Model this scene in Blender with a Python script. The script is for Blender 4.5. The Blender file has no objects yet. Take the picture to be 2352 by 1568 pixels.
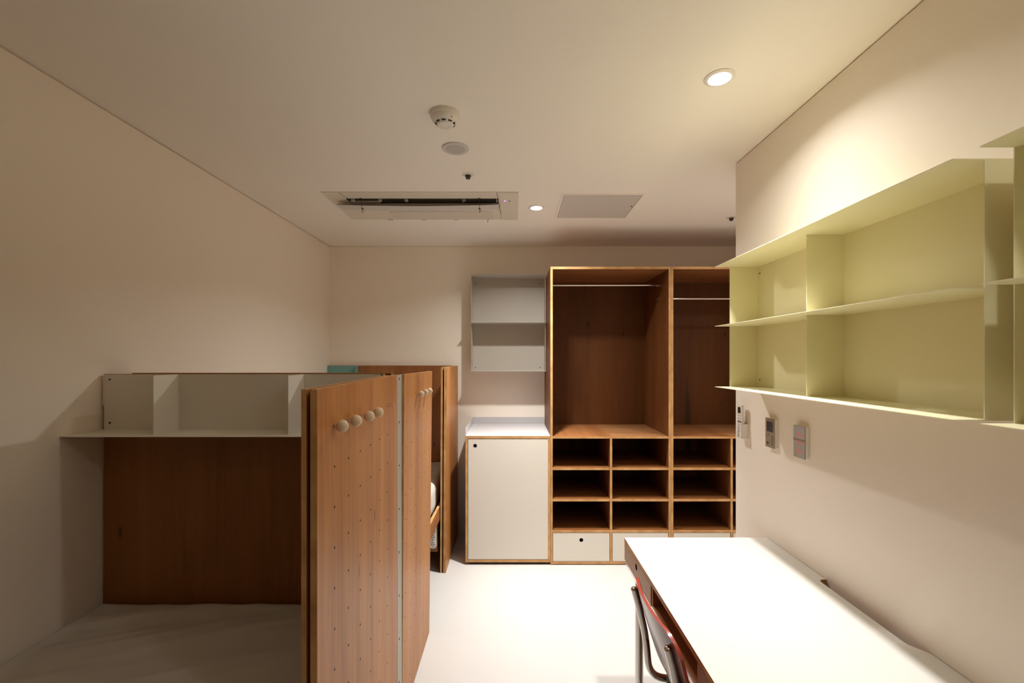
import bpy, bmesh, math, random
from mathutils import Vector, Matrix, noise
random.seed(7)
C = bpy.context.scene.collection
SC = bpy.context.scene
E = 1.458          # eye height
H = 0.942          # eye to ceiling
CEIL = E + H       # 2.40 m
XL, XR, YB, YC = -1.5416, 1.0745, 3.816, 2.197   # left wall, right wall, back wall, end of the right wall
YN = -3.2          # wall behind the camera
XE = 2.02          # side wall of the entry recess

# ------------------------------------------------------------------ camera, world, lights, exposure
cam_d = bpy.data.cameras.new('camera'); cam = bpy.data.objects.new('camera', cam_d); C.objects.link(cam)
cam.location = (0, 0, E); cam.rotation_euler = (math.radians(90), 0, 0)
cam_d.sensor_width = 36.0; cam_d.lens = 1045.0 / 2352 * 36.0
cam_d.shift_x = -3.0 / 2352; cam_d.shift_y = 39.0 / 2352
cam_d.clip_start = 0.02
SC.camera = cam
w = bpy.data.worlds.new('world'); SC.world = w; w.use_nodes = True
w.node_tree.nodes['Background'].inputs[0].default_value = (0.02, 0.018, 0.015, 1)
w.node_tree.nodes['Background'].inputs[1].default_value = 0.2
SC.view_settings.view_transform = 'Standard'; SC.view_settings.look = 'None'
SC.view_settings.exposure = 0.48; SC.view_settings.gamma = 1.0; SC.view_settings.use_curve_mapping = False
SC.cycles.max_bounces = 14; SC.cycles.diffuse_bounces = 10; SC.cycles.glossy_bounces = 6
SC.cycles.use_adaptive_sampling = True; SC.cycles.sample_clamp_indirect = 6.0
LIGHT_COL = (1.0, 0.985, 0.965)
LIGHTS = [   # X, Y, watts of the focused beam, watts of the diffuser's glow, label
    (0.692, 1.526, 4.6, 3.0, 'round recessed downlight glowing above the desk, nearest to the right wall'),
    (0.144, 2.837, 9.5, 11.0, 'small round recessed downlight glowing between the air conditioner and the access panel'),
    (0.690, 0.310, 1.6, 1.8, 'round recessed downlight over the near end of the desk'),
    (1.500, 2.560, 3.5, 3.5, 'round recessed downlight in the entry recess behind the end of the right wall'),
]
for X, Y, WB, WG, _ in LIGHTS:
    for spread, watts in ((80, WB), (146, WG)):
        ld = bpy.data.lights.new('downlight_lamp', 'AREA'); ld.shape = 'DISK'; ld.size = 0.07
        ld.energy = watts; ld.color = LIGHT_COL; ld.spread = math.radians(spread)
        lo = bpy.data.objects.new('downlight_lamp', ld); C.objects.link(lo); lo.location = (X, Y, CEIL - 0.0125)

# ------------------------------------------------------------------ helpers
def new_mat(name):
    m = bpy.data.materials.new(name); m.use_nodes = True
    nt = m.node_tree; b = nt.nodes['Principled BSDF']
    return m, nt, b
def plain(name, col, rough=0.5, metal=0.0, spec=0.5, bump=None, coat=0.0, mottling=0.0):
    m, nt, b = new_mat(name)
    b.inputs['Base Color'].default_value = (*col, 1); b.inputs['Roughness'].default_value = rough
    b.inputs['Metallic'].default_value = metal; b.inputs['Specular IOR Level'].default_value = spec
    b.inputs['Coat Weight'].default_value = coat; b.inputs['Coat Roughness'].default_value = 0.12
    if bump or mottling:
        tc = nt.nodes.new('ShaderNodeTexCoord')
        if bump:
            n = nt.nodes.new('ShaderNodeTexNoise'); n.inputs['Scale'].default_value = bump[0]; n.inputs['Detail'].default_value = 4
            nt.links.new(tc.outputs['Object'], n.inputs['Vector'])
            bp = nt.nodes.new('ShaderNodeBump'); bp.inputs['Strength'].default_value = bump[1]; bp.inputs['Distance'].default_value = 0.002
            nt.links.new(n.outputs['Fac'], bp.inputs['Height']); nt.links.new(bp.outputs['Normal'], b.inputs['Normal'])
        if mottling:
            n2 = nt.nodes.new('ShaderNodeTexNoise'); n2.inputs['Scale'].default_value = 6; n2.inputs['Detail'].default_value = 6
            nt.links.new(tc.outputs['Object'], n2.inputs['Vector'])
            mx = nt.nodes.new('ShaderNodeMixRGB'); mx.inputs[1].default_value = (*[c * (1 - mottling) for c in col], 1)
            mx.inputs[2].default_value = (*[min(1, c * (1 + mottling)) for c in col], 1)
            nt.links.new(n2.outputs['Fac'], mx.inputs[0]); nt.links.new(mx.outputs[0], b.inputs['Base Color'])
    return m
def emit(name, col, strength):
    m, nt, b = new_mat(name)
    b.inputs['Base Color'].default_value = (*col, 1)
    b.inputs['Emission Color'].default_value = (*col, 1); b.inputs['Emission Strength'].default_value = strength
    return m
def wood(name, grain, a, c, rough=0.38, strip=9.0, contrast=1.0, knots=True, spec=0.4, stains=()):
    """Veneer: broad strips and fine fibres that run along the grain axis (0, 1, 2)."""
    m, nt, b = new_mat(name); L = nt.links
    tc = nt.nodes.new('ShaderNodeTexCoord')
    def stretched(across, along, off=0.0):
        mp = nt.nodes.new('ShaderNodeMapping'); s = [across] * 3; s[grain] = along
        mp.inputs['Scale'].default_value = s; mp.inputs['Location'].default_value = (off, off * 1.3, off * 0.7)
        L.new(tc.outputs['Object'], mp.inputs['Vector']); return mp
    def nz(mp, detail=2, dist=0.0):
        n = nt.nodes.new('ShaderNodeTexNoise'); n.inputs['Scale'].default_value = 1; n.inputs['Detail'].default_value = detail
        n.inputs['Distortion'].default_value = dist
        L.new(mp.outputs[0], n.inputs['Vector']); return n
    n1 = nz(stretched(strip, 0.7, 3.1), 2, 0.3)
    n2 = nz(stretched(strip * 7, 1.6, 9.2), 3, 0.4)
    n3 = nz(stretched(380, 9, 1.0), 2)
    def math2(op, x, y):
        q = nt.nodes.new('ShaderNodeMath'); q.operation = op
        for i, v in enumerate((x, y)):
            if isinstance(v, (int, float)): q.inputs[i].default_value = v
            else: L.new(v, q.inputs[i])
        return q.outputs[0]
    s = math2('ADD', math2('MULTIPLY', n1.outputs['Fac'], 0.50 * contrast), math2('MULTIPLY', n2.outputs['Fac'], 0.32 * contrast))
    s = math2('ADD', s, math2('MULTIPLY', n3.outputs['Fac'], 0.18 * contrast))
    s = math2('ADD', math2('MULTIPLY', math2('SUBTRACT', s, 0.5 * contrast), 2.2), 0.5)
    rp = nt.nodes.new('ShaderNodeValToRGB')
    rp.color_ramp.elements[0].position = 0.1; rp.color_ramp.elements[0].color = (*a, 1)
    rp.color_ramp.elements[1].position = 0.9; rp.color_ramp.elements[1].color = (*c, 1)
    L.new(s, rp.inputs[0]); col = rp.outputs[0]
    if knots:
        v = nt.nodes.new('ShaderNodeTexVoronoi'); v.inputs['Scale'].default_value = 1; v.inputs['Randomness'].default_value = 1
        L.new(stretched(7, 2.2, 4.4).outputs[0], v.inputs['Vector'])
        k = nt.nodes.new('ShaderNodeValToRGB'); k.color_ramp.elements[0].position = 0.02; k.color_ramp.elements[1].position = 0.07
        k.color_ramp.elements[0].color = (0.35, 0.3, 0.28, 1); k.color_ramp.elements[1].color = (1, 1, 1, 1)
        L.new(v.outputs['Distance'], k.inputs[0])
        mx = nt.nodes.new('ShaderNodeMixRGB'); mx.blend_type = 'MULTIPLY'; mx.inputs[0].default_value = 0.8
        L.new(col, mx.inputs[1]); L.new(k.outputs[0], mx.inputs[2]); col = mx.outputs[0]
    for x0, z0, hw, h in stains:      # pointed dark figure in the veneer: half width at the foot, height
        sx = nt.nodes.new('ShaderNodeSeparateXYZ'); L.new(tc.outputs['Object'], sx.inputs[0])
        wob = math2('MULTIPLY', math2('SUBTRACT', n2.outputs['Fac'], 0.5), hw * 0.8)
        t_ = math2('DIVIDE', math2('SUBTRACT', sx.outputs[2], z0), h)
        width = math2('MULTIPLY', math2('SQRT', math2('MAXIMUM', math2('SUBTRACT', 1.0, math2('ABSOLUTE', t_, 0)), 0.0), 0), hw)
        dd = math2('SUBTRACT', width, math2('ABSOLUTE', math2('SUBTRACT', math2('ADD', sx.outputs[0], wob), x0), 0))
        mk = nt.nodes.new('ShaderNodeMapRange'); mk.inputs['From Min'].default_value = 0; mk.inputs['From Max'].default_value = hw * 0.5
        L.new(dd, mk.inputs['Value'])
        mx = nt.nodes.new('ShaderNodeMixRGB'); mx.blend_type = 'MULTIPLY'; mx.inputs[2].default_value = (0.5, 0.62, 0.8, 1)
        L.new(mk.outputs[0], mx.inputs[0]); L.new(col, mx.inputs[1]); col = mx.outputs[0]
    L.new(col, b.inputs['Base Color'])
    b.inputs['Roughness'].default_value = rough; b.inputs['Specular IOR Level'].default_value = spec
    bp = nt.nodes.new('ShaderNodeBump'); bp.inputs['Strength'].default_value = 0.12; bp.inputs['Distance'].default_value = 0.001
    L.new(n3.outputs['Fac'], bp.inputs['Height']); L.new(bp.outputs['Normal'], b.inputs['Normal'])
    return m
def ply_edge(name, axis):
    """Plywood edge: thin plies stacked along one axis."""
    m, nt, b = new_mat(name); L = nt.links
    tc = nt.nodes.new('ShaderNodeTexCoord'); sp = nt.nodes.new('ShaderNodeSeparateXYZ')
    L.new(tc.outputs['Object'], sp.inputs[0])
    mu = nt.nodes.new('ShaderNodeMath'); mu.operation = 'MULTIPLY'; mu.inputs[1].default_value = 2 * math.pi / 0.0042
    L.new(sp.outputs[axis], mu.inputs[0])
    si = nt.nodes.new('ShaderNodeMath'); si.operation = 'SINE'; L.new(mu.outputs[0], si.inputs[0])
    n = nt.nodes.new('ShaderNodeTexNoise'); n.inputs['Scale'].default_value = 14; n.inputs['Detail'].default_value = 5
    L.new(tc.outputs['Object'], n.inputs['Vector'])
    ad = nt.nodes.new('ShaderNodeMath'); ad.operation = 'MULTIPLY_ADD'; ad.inputs[1].default_value = 0.14
    L.new(si.outputs[0], ad.inputs[0]); L.new(n.outputs['Fac'], ad.inputs[2])
    rp = nt.nodes.new('ShaderNodeValToRGB')
    rp.color_ramp.elements[0].position = 0.2; rp.color_ramp.elements[0].color = (0.36, 0.165, 0.050, 1)
    rp.color_ramp.elements[1].position = 0.75; rp.color_ramp.elements[1].color = (0.62, 0.365, 0.155, 1)
    L.new(ad.outputs[0], rp.inputs[0]); L.new(rp.outputs[0], b.inputs['Base Color'])
    b.inputs['Roughness'].default_value = 0.5; b.inputs['Specular IOR Level'].default_value = 0.3
    return m

WA, WC = (0.21, 0.073, 0.021), (0.37, 0.15, 0.052)
WOOD = [wood('plywood_face_x', 0, WA, WC), wood('plywood_face_y', 1, WA, WC), wood('plywood_face_z', 2, WA, WC)]
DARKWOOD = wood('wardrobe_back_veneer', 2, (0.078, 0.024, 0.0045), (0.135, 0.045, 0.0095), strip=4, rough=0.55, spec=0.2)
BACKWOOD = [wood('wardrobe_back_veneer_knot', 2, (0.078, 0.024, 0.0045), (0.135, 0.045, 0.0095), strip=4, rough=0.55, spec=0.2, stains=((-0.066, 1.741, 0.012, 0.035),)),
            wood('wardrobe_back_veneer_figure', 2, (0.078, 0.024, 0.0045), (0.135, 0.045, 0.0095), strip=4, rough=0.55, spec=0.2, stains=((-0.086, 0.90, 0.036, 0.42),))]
BEDWOOD = wood('headboard_veneer', 2, (0.20, 0.078, 0.020), (0.31, 0.128, 0.034), strip=4, rough=0.5, spec=0.25)
DESKWOOD = wood('bounce_lit_desk_veneer', 1, (0.34, 0.20, 0.115), (0.47, 0.295, 0.18), knots=False, rough=0.45)  # floor bounce light is put into this paler drawer colour
PALEWOOD = wood('pale_deck_veneer', 0, (0.27, 0.115, 0.042), (0.39, 0.185, 0.075))
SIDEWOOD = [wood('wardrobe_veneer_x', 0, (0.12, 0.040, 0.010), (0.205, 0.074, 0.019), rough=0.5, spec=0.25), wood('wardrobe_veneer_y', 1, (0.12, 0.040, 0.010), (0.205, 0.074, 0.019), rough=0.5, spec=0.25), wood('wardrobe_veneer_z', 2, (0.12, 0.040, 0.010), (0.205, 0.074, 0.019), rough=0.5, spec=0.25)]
SCREENWOOD = wood('screen_veneer', 2, (0.29, 0.104, 0.026), (0.50, 0.220, 0.066), strip=9, contrast=1.3, rough=0.4, spec=0.28)
EDGE = [ply_edge('plywood_edge_x', 0), ply_edge('plywood_edge_y', 1), ply_edge('plywood_edge_z', 2)]
M = {
    'wall': plain('wall_paint', (0.86, 0.785, 0.68), 0.75, spec=0.2, bump=(180, 0.05)),
    'ceiling': plain('ceiling_paint', (0.88, 0.83, 0.76), 0.8, spec=0.2, bump=(180, 0.04)),
    'floor': plain('floor_coating', (0.54, 0.52, 0.492), 0.35, spec=0.35, bump=(60, 0.05), mottling=0.03),
    'cream': plain('pale_yellow_steel', (0.79, 0.745, 0.49), 0.45, spec=0.4, bump=(500, 0.04)),
    'greysteel': plain('pale_grey_steel', (0.52, 0.475, 0.41), 0.45, spec=0.4),
    'bedsteel': plain('pale_bed_shelf_steel', (0.72, 0.68, 0.59), 0.45, spec=0.4),
    'whitesteel': plain('white_steel', (0.50, 0.485, 0.485), 0.35, spec=0.5),
    'turquoise': plain('turquoise_steel', (0.17, 0.36, 0.33), 0.45, spec=0.4),
    'laminate': plain('cream_laminate', (0.66, 0.615, 0.54), 0.42, spec=0.4),
    'desk': plain('white_desk_laminate', (0.68, 0.665, 0.62), 0.38, spec=0.4),
    'chrome': plain('chrome', (0.62, 0.58, 0.54), 0.16, 1.0),
    'screw': plain('dark_screw', (0.06, 0.055, 0.05), 0.45, 0.6),
    'black': plain('black_rubber', (0.02, 0.018, 0.017), 0.5),
    'dark': plain('dark_recess', (0.05, 0.042, 0.035), 0.7),
    'plastic': plain('white_plastic', (0.78, 0.73, 0.66), 0.4),
    'plastic2': plain('ivory_plastic', (0.72, 0.66, 0.56), 0.45),
    'stripsteel': plain('brushed_grey_steel', (0.37, 0.345, 0.30), 0.45, spec=0.4),
    'greyplastic': plain('grey_plastic', (0.60, 0.56, 0.54), 0.5),
    'acgrille': plain('ac_grille', (0.66, 0.60, 0.515), 0.5),
    'panelgrey': plain('hatch_paint', (0.61, 0.57, 0.53), 0.6),
    'ball': wood('pale_maple', 2, (0.60, 0.46, 0.30), (0.76, 0.62, 0.44), strip=60, knots=False, rough=0.55),
    'sheet': plain('white_sheet', (0.56, 0.53, 0.48), 0.85, spec=0.15, bump=(900, 0.15)),
    'chairface': plain('red_stained_plywood', (0.24, 0.035, 0.018), 0.22, spec=0.5, coat=0.6),
    'chairback': wood('brown_red_plywood_back', 2, (0.13, 0.035, 0.022), (0.20, 0.06, 0.04), rough=0.2, knots=False),
    'chairedge': plain('bright_red_plywood_edge', (0.36, 0.045, 0.024), 0.35, coat=0.4),
    'thermoface': plain('bronze_control_face', (0.33, 0.255, 0.18), 0.35, 0.3),
    'switchface': plain('silver_switch_glass', (0.36, 0.33, 0.31), 0.2, 0.4),
    'lcd': plain('dark_display', (0.028, 0.030, 0.028), 0.15),
    'ink': plain('dark_print', (0.10, 0.08, 0.065), 0.5),
    'redlight': emit('red_indicator', (0.9, 0.12, 0.08), 0.35),
    'blueled': emit('blue_violet_led', (0.35, 0.15, 1.0), 2.2),
    'violet': plain('violet_edge', (0.12, 0.085, 0.16), 0.4),
    'lens': emit('lit_diffuser', (1.0, 0.93, 0.80), 14.0),
    'mesh': plain('speaker_grille', (0.50, 0.47, 0.44), 0.7, bump=(1500, 0.4)),
}

def tag(o, label=None, cat=None, group=None, kind=None):
    if label: o['label'] = label
    if cat: o['category'] = cat
    if group: o['group'] = group
    if kind: o['kind'] = kind
    return o
def thing(name, label, cat, loc=(0, 0, 0), group=None):
    o = bpy.data.objects.new(name, None); C.objects.link(o); o.location = loc
    o.empty_display_size = 0.05
    return tag(o, label, cat, group)
def wloc(o):
    v = Vector((0, 0, 0))
    while o is not None: v += Vector(o.location); o = o.parent
    return v
def link(name, me, parent, origin=None):
    o = bpy.data.objects.new(name, me); C.objects.link(o)
    base = wloc(parent) if parent else Vector((0, 0, 0))
    org = Vector(origin) if origin is not None else base
    me.transform(Matrix.Translation(-org)); o.location = org - base
    if parent: o.parent = parent
    return o
def obj(name, bm, mats, parent=None, origin=None, smooth=False, bevel=0, wn=False):
    me = bpy.data.meshes.new(name); bmesh.ops.recalc_face_normals(bm, faces=bm.faces) if not getattr(bm, 'keep', False) else None
    bm.to_mesh(me); bm.free()
    for m in (mats if isinstance(mats, (list, tuple)) else [mats]): me.materials.append(m)
    o = link(name, me, parent, origin)
    if smooth:
        for p in me.polygons: p.use_smooth = True
        if smooth == 'auto':
            me.set_sharp_from_angle(angle=math.radians(35))
    if bevel:
        b = o.modifiers.new('bevel', 'BEVEL'); b.width = bevel; b.segments = 2; b.limit_method = 'ANGLE'; b.angle_limit = math.radians(50)
    return o
def add_box(bm, x, y, z, mi=0):
    vs = [bm.verts.new((x[i], y[j], z[k])) for i in (0, 1) for j in (0, 1) for k in (0, 1)]
    fs = []
    for q in ((0, 1, 3, 2), (4, 6, 7, 5), (0, 4, 5, 1), (2, 3, 7, 6), (0, 2, 6, 4), (1, 5, 7, 3)):
        f = bm.faces.new([vs[i] for i in q]); f.material_index = mi; fs.append(f)
    return fs
def box(name, x, y, z, mat, parent=None, bevel=0):
    bm = bmesh.new(); add_box(bm, x, y, z); return obj(name, bm, mat, parent, bevel=bevel)
def board(name, x, y, z, parent, grain=None, face=None, bevel=0.0006):
    """A plywood board: veneer on its two broad faces, stacked plies on its edges."""
    d = (x[1] - x[0], y[1] - y[0], z[1] - z[0]); t = d.index(min(d))
    if grain is None: grain = 2 if t != 2 else (0 if d[0] > d[1] else 1)
    bm = bmesh.new(); add_box(bm, x, y, z); bm.normal_update()
    for f in bm.faces: f.material_index = 0 if abs(f.normal[t]) > 0.9 else 1
    return obj(name, bm, [face or WOOD[grain], EDGE[t]], parent, bevel=bevel)
def add_cyl(bm, c, r, h, axis=2, n=24, r2=None, mi=0, caps=True):
    """Cylinder or cone from c along +axis for h."""
    r2 = r if r2 is None else r2; c = Vector(c)
    ax = [Vector((1, 0, 0)), Vector((0, 1, 0)), Vector((0, 0, 1))]; A = ax[axis]; U, V = ax[(axis + 1) % 3], ax[(axis + 2) % 3]
    r0s = [bm.verts.new(c + (U * math.cos(t) + V * math.sin(t)) * r) for t in [2 * math.pi * i / n for i in range(n)]]
    r1s = [bm.verts.new(c + A * h + (U * math.cos(t) + V * math.sin(t)) * r2) for t in [2 * math.pi * i / n for i in range(n)]]
    for i in range(n):
        f = bm.faces.new([r0s[i], r0s[(i + 1) % n], r1s[(i + 1) % n], r1s[i]]); f.material_index = mi
    if caps:
        f = bm.faces.new(r0s[::-1]); f.material_index = mi; f = bm.faces.new(r1s); f.material_index = mi
def add_lathe(bm, c, prof, n=40, mi=0):
    """prof: list of (radius, z) from top to bottom, about the vertical axis through c."""
    rings = []
    for r, z in prof:
        if r < 1e-6: rings.append([bm.verts.new((c[0], c[1], c[2] + z))])
        else: rings.append([bm.verts.new((c[0] + r * math.cos(2 * math.pi * i / n), c[1] + r * math.sin(2 * math.pi * i / n), c[2] + z)) for i in range(n)])
    for a, b in zip(rings, rings[1:]):
        for i in range(n):
            j = (i + 1) % n
            if len(a) == 1 and len(b) == 1: continue
            if len(a) == 1: f = bm.faces.new([a[0], b[i], b[j]])
            elif len(b) == 1: f = bm.faces.new([a[i], a[j], b[0]])
            else: f = bm.faces.new([a[i], a[j], b[j], b[i]])
            f.material_index = mi
def fillet(pts, r, n=8):
    out = [Vector(pts[0])]
    for i in range(1, len(pts) - 1):
        p0, p, p1 = Vector(pts[i - 1]), Vector(pts[i]), Vector(pts[i + 1])
        a, b = (p0 - p), (p1 - p); rr = min(r, a.length * 0.45, b.length * 0.45)
        A, B = p + a.normalized() * rr, p + b.normalized() * rr
        for k in range(n + 1):
            t = k / n; out.append(A * (1 - t) ** 2 + p * 2 * t * (1 - t) + B * t * t)
    out.append(Vector(pts[-1])); return out
def add_tube(bm, pts, r, n=14, mi=0):
    pts = [Vector(p) for p in pts]; rings = []; ref = None
    for i, p in enumerate(pts):
        d = ((pts[i + 1] - p) if i + 1 < len(pts) else (p - pts[i - 1])).normalized()
        if 0 < i < len(pts) - 1: d = ((pts[i + 1] - p).normalized() + (p - pts[i - 1]).normalized()).normalized()
        if ref is None: ref = d.orthogonal().normalized()
        ref = (ref - d * ref.dot(d)).normalized(); s = d.cross(ref)
        rings.append([bm.verts.new(p + (ref * math.cos(2 * math.pi * k / n) + s * math.sin(2 * math.pi * k / n)) * r) for k in range(n)])
    for a, b in zip(rings, rings[1:]):
        for k in range(n):
            f = bm.faces.new([a[k], a[(k + 1) % n], b[(k + 1) % n], b[k]]); f.material_index = mi
    for rg in (rings[0][::-1], rings[-1]): f = bm.faces.new(rg); f.material_index = mi
def add_sphere(bm, c, r, mi=0, seg=24, sq=1.0):
    n0 = len(bm.verts); res = bmesh.ops.create_uvsphere(bm, u_segments=seg, v_segments=seg // 2, radius=r)
    for v in res['verts']: v.co = Vector((v.co.x, v.co.y, v.co.z * sq)) + Vector(c)
    for f in {f for v in res['verts'] for f in v.link_faces}: f.material_index = mi
def holed_plate(bm, P, us, vs, r, u01, v01, skip=(), n=12, mi=(0, 1, 2), off=None):
    """A plate whose broad faces are P(u, v, 0) and P(u, v, 1), pierced by round holes at us x vs."""
    ub = [u01[0]] + [(a + b) / 2 for a, b in zip(us, us[1:])] + [u01[1]]
    vb = [v01[0]] + [(a + b) / 2 for a, b in zip(vs, vs[1:])] + [v01[1]]
    if len(us) > 1: ub[0 + 0] = u01[0]
    for i, u in enumerate(us):
        for j, v in enumerate(vs):
            a, b, c, d = ub[i], ub[i + 1], vb[j], vb[j + 1]
            corners = [(a, c), (b, c), (b, d), (a, d)]
            solid = (i, j) in skip
            rims = []
            for w in (0, 1):
                cv = [bm.verts.new(P(*q, w)) for q in corners]
                if solid: f = bm.faces.new(cv); f.material_index = mi[0]; continue
                rim = [bm.verts.new(P(u + r * math.cos(math.radians(-135 + 360 * k / n)), v + r * math.sin(math.radians(-135 + 360 * k / n)), w)) for k in range(n)]
                q = n // 4
                for s in range(4):
                    arc = [rim[(s * q + k) % n] for k in range(q + 1)]
                    f = bm.faces.new([cv[s], cv[(s + 1) % 4]] + arc[::-1]); f.material_index = mi[0]
                rims.append(rim)
            if not solid:
                for k in range(n):
                    f = bm.faces.new([rims[0][k], rims[0][(k + 1) % n], rims[1][(k + 1) % n], rims[1][k]]); f.material_index = mi[2]
    (a, b), (c, d) = u01, v01
    for p, q in (((a, c), (b, c)), ((b, c), (b, d)), ((b, d), (a, d)), ((a, d), (a, c))):
        f = bm.faces.new([bm.verts.new(P(*p, 0)), bm.verts.new(P(*q, 0)), bm.verts.new(P(*q, 1)), bm.verts.new(P(*p, 1))]); f.material_index = mi[1]
    bmesh.ops.remove_doubles(bm, verts=bm.verts, dist=1e-6)
def rounded(w, h, r, n=6):
    """Outline of a rounded rectangle centred on 0."""
    out = []
    for cx, cy, a0 in ((w / 2 - r, h / 2 - r, 0), (-w / 2 + r, h / 2 - r, 90), (-w / 2 + r, -h / 2 + r, 180), (w / 2 - r, -h / 2 + r, 270)):
        for k in range(n + 1):
            t = math.radians(a0 + 90 * k / n); out.append((cx + r * math.cos(t), cy + r * math.sin(t)))
    return out
def add_prism(bm, outline, f0, f1, mi=0, mi_cap=None):
    """Prism between f0(u, v) and f1(u, v)."""
    a = [bm.verts.new(f0(*p)) for p in outline]; b = [bm.verts.new(f1(*p)) for p in outline]; n = len(a)
    mc = mi if mi_cap is None else mi_cap
    for i in range(n):
        f = bm.faces.new([a[i], a[(i + 1) % n], b[(i + 1) % n], b[i]]); f.material_index = mi
    f = bm.faces.new(a[::-1]); f.material_index = mc; f = bm.faces.new(b); f.material_index = mc
def Z(z): return E + z     # heights were measured from the eye

# ------------------------------------------------------------------ setting
def struct(name, x, y, z, mat):
    return tag(box(name, x, y, z, mat), kind='structure')
struct('floor', (XL - 0.2, XE + 0.2), (YN - 0.2, YB + 0.2), (-0.1, 0), M['floor'])
struct('ceiling', (XL - 0.2, XE + 0.2), (YN - 0.2, YB + 0.2), (CEIL, CEIL + 0.1), M['ceiling'])
G = 0.006       # shadow gap between the walls and the ceiling
def wall_with_gap(name, x, y, face, depth=0.012):
    """A wall whose face stops just under the ceiling; behind the gap stands a set-back strip."""
    bm = bmesh.new(); add_box(bm, x, y, (0, CEIL - G))
    x2, y2 = list(x), list(y)
    if face == '+x': x2[1] -= depth
    if face == '-x': x2[0] += depth
    if face == '-y': y2[0] += depth
    add_box(bm, x2, y2, (CEIL - G, CEIL))
    return tag(obj(name, bm, M['wall']), kind='structure')
wall_with_gap('wall_left', (XL - 0.15, XL), (YN, YB), '+x')
wall_with_gap('wall_back', (XL, XE), (YB, YB + 0.15), '-y', 0.004)
wall_with_gap('wall_right', (XR, XR + 0.15), (YN, YC), '-x')
struct('wall_recess_front', (XR + 0.15, XE), (YC - 0.12, YC), (0, CEIL), M['wall'])
struct('wall_recess_side', (XE, XE + 0.15), (YC - 0.12, YB), (0, CEIL), M['wall'])
struct('wall_behind_camera', (XL, XR), (YN - 0.15, YN), (0, CEIL), M['wall'])

# ------------------------------------------------------------------ downlights
for i, (X, Y, WB, WG, lab) in enumerate(LIGHTS):
    t = thing('ceiling_downlight', lab, 'ceiling light', (X, Y, CEIL), 'recessed ceiling downlights')
    bm = bmesh.new(); add_lathe(bm, (X, Y, CEIL), [(0.0495, 0), (0.0495, -0.002), (0.047, -0.004), (0.040, -0.0055), (0.036, -0.0055), (0.036, 0)])
    obj('trim_ring', bm, M['plastic'], t, smooth='auto')
    bm = bmesh.new(); add_lathe(bm, (X, Y, CEIL), [(0.0, -0.001), (0.036, -0.001), (0.036, -0.0055), (0.030, -0.008), (0.015, -0.0095), (0, -0.010)])
    obj('diffuser', bm, M['lens'], t, smooth='auto')

# ------------------------------------------------------------------ ceiling fittings
c = (-0.262, 1.752, CEIL)
t = thing('smoke_detector', 'white round smoke detector with dark slots hanging under the ceiling', 'smoke detector', c)
bm = bmesh.new(); add_lathe(bm, c, [(0.0, 0), (0.057, 0), (0.058, -0.004), (0.0575, -0.014), (0.054, -0.016), (0, -0.016)])
obj('mounting_base', bm, M['plastic'], t, smooth='auto')
bm = bmesh.new(); add_lathe(bm, c, [(0.0, -0.016), (0.053, -0.016), (0.0535, -0.022), (0.050, -0.029), (0.045, -0.034), (0.0320, -0.0425), (0.0300, -0.0470), (0.027, -0.0485), (0.014, -0.049), (0.013, -0.048), (0, -0.048)])
obj('sensor_head', bm, M['plastic'], t, smooth='auto')
bm = bmesh.new()
for k in range(9):
    a0 = math.radians(k * 40 - 104); a1 = a0 + math.radians(25)
    ps = [(a0 + (a1 - a0) * q / 4) for q in range(5)]
    lo = [bm.verts.new((c[0] + 0.0342 * math.cos(a), c[1] + 0.0342 * math.sin(a), CEIL - 0.0424)) for a in ps]
    hi = [bm.verts.new((c[0] + 0.0392 * math.cos(a), c[1] + 0.0392 * math.sin(a), CEIL - 0.0390)) for a in ps]
    li = [bm.verts.new((c[0] + 0.030 * math.cos(a), c[1] + 0.030 * math.sin(a), CEIL - 0.0410)) for a in ps]
    ui = [bm.verts.new((c[0] + 0.030 * math.cos(a), c[1] + 0.030 * math.sin(a), CEIL - 0.0350)) for a in ps]
    for q in range(4):
        bm.faces.new([lo[q], lo[q + 1], hi[q + 1], hi[q]]); bm.faces.new([lo[q], li[q], li[q + 1], lo[q + 1]]); bm.faces.new([hi[q], hi[q + 1], ui[q + 1], ui[q]])
        bm.faces.new([li[q], ui[q], ui[q + 1], li[q + 1]])
    for e in (0, 4): bm.faces.new([lo[e], hi[e], ui[e], li[e]])
obj('vent_slots', bm, M['black'], t)
bm = bmesh.new(); add_cyl(bm, (c[0] + 0.030, c[1] - 0.038, CEIL - 0.0325), 0.0018, 0.003, 2, 10); obj('indicator', bm, M['black'], t)

c = (-0.259, 2.038, CEIL)
t = thing('ceiling_speaker', 'flat round pale grey ceiling speaker between smoke detector and sprinkler', 'speaker', c)
bm = bmesh.new(); add_lathe(bm, c, [(0, 0), (0.0605, 0), (0.0605, -0.003), (0.058, -0.006), (0.044, -0.007), (0.041, -0.005), (0, -0.005)])
obj('rim', bm, M['greyplastic'], t, smooth='auto')
bm = bmesh.new(); add_lathe(bm, c, [(0, -0.0045), (0.041, -0.0045), (0.0405, -0.006), (0, -0.0068)]); obj('grille', bm, M['mesh'], t, smooth='auto')

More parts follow.
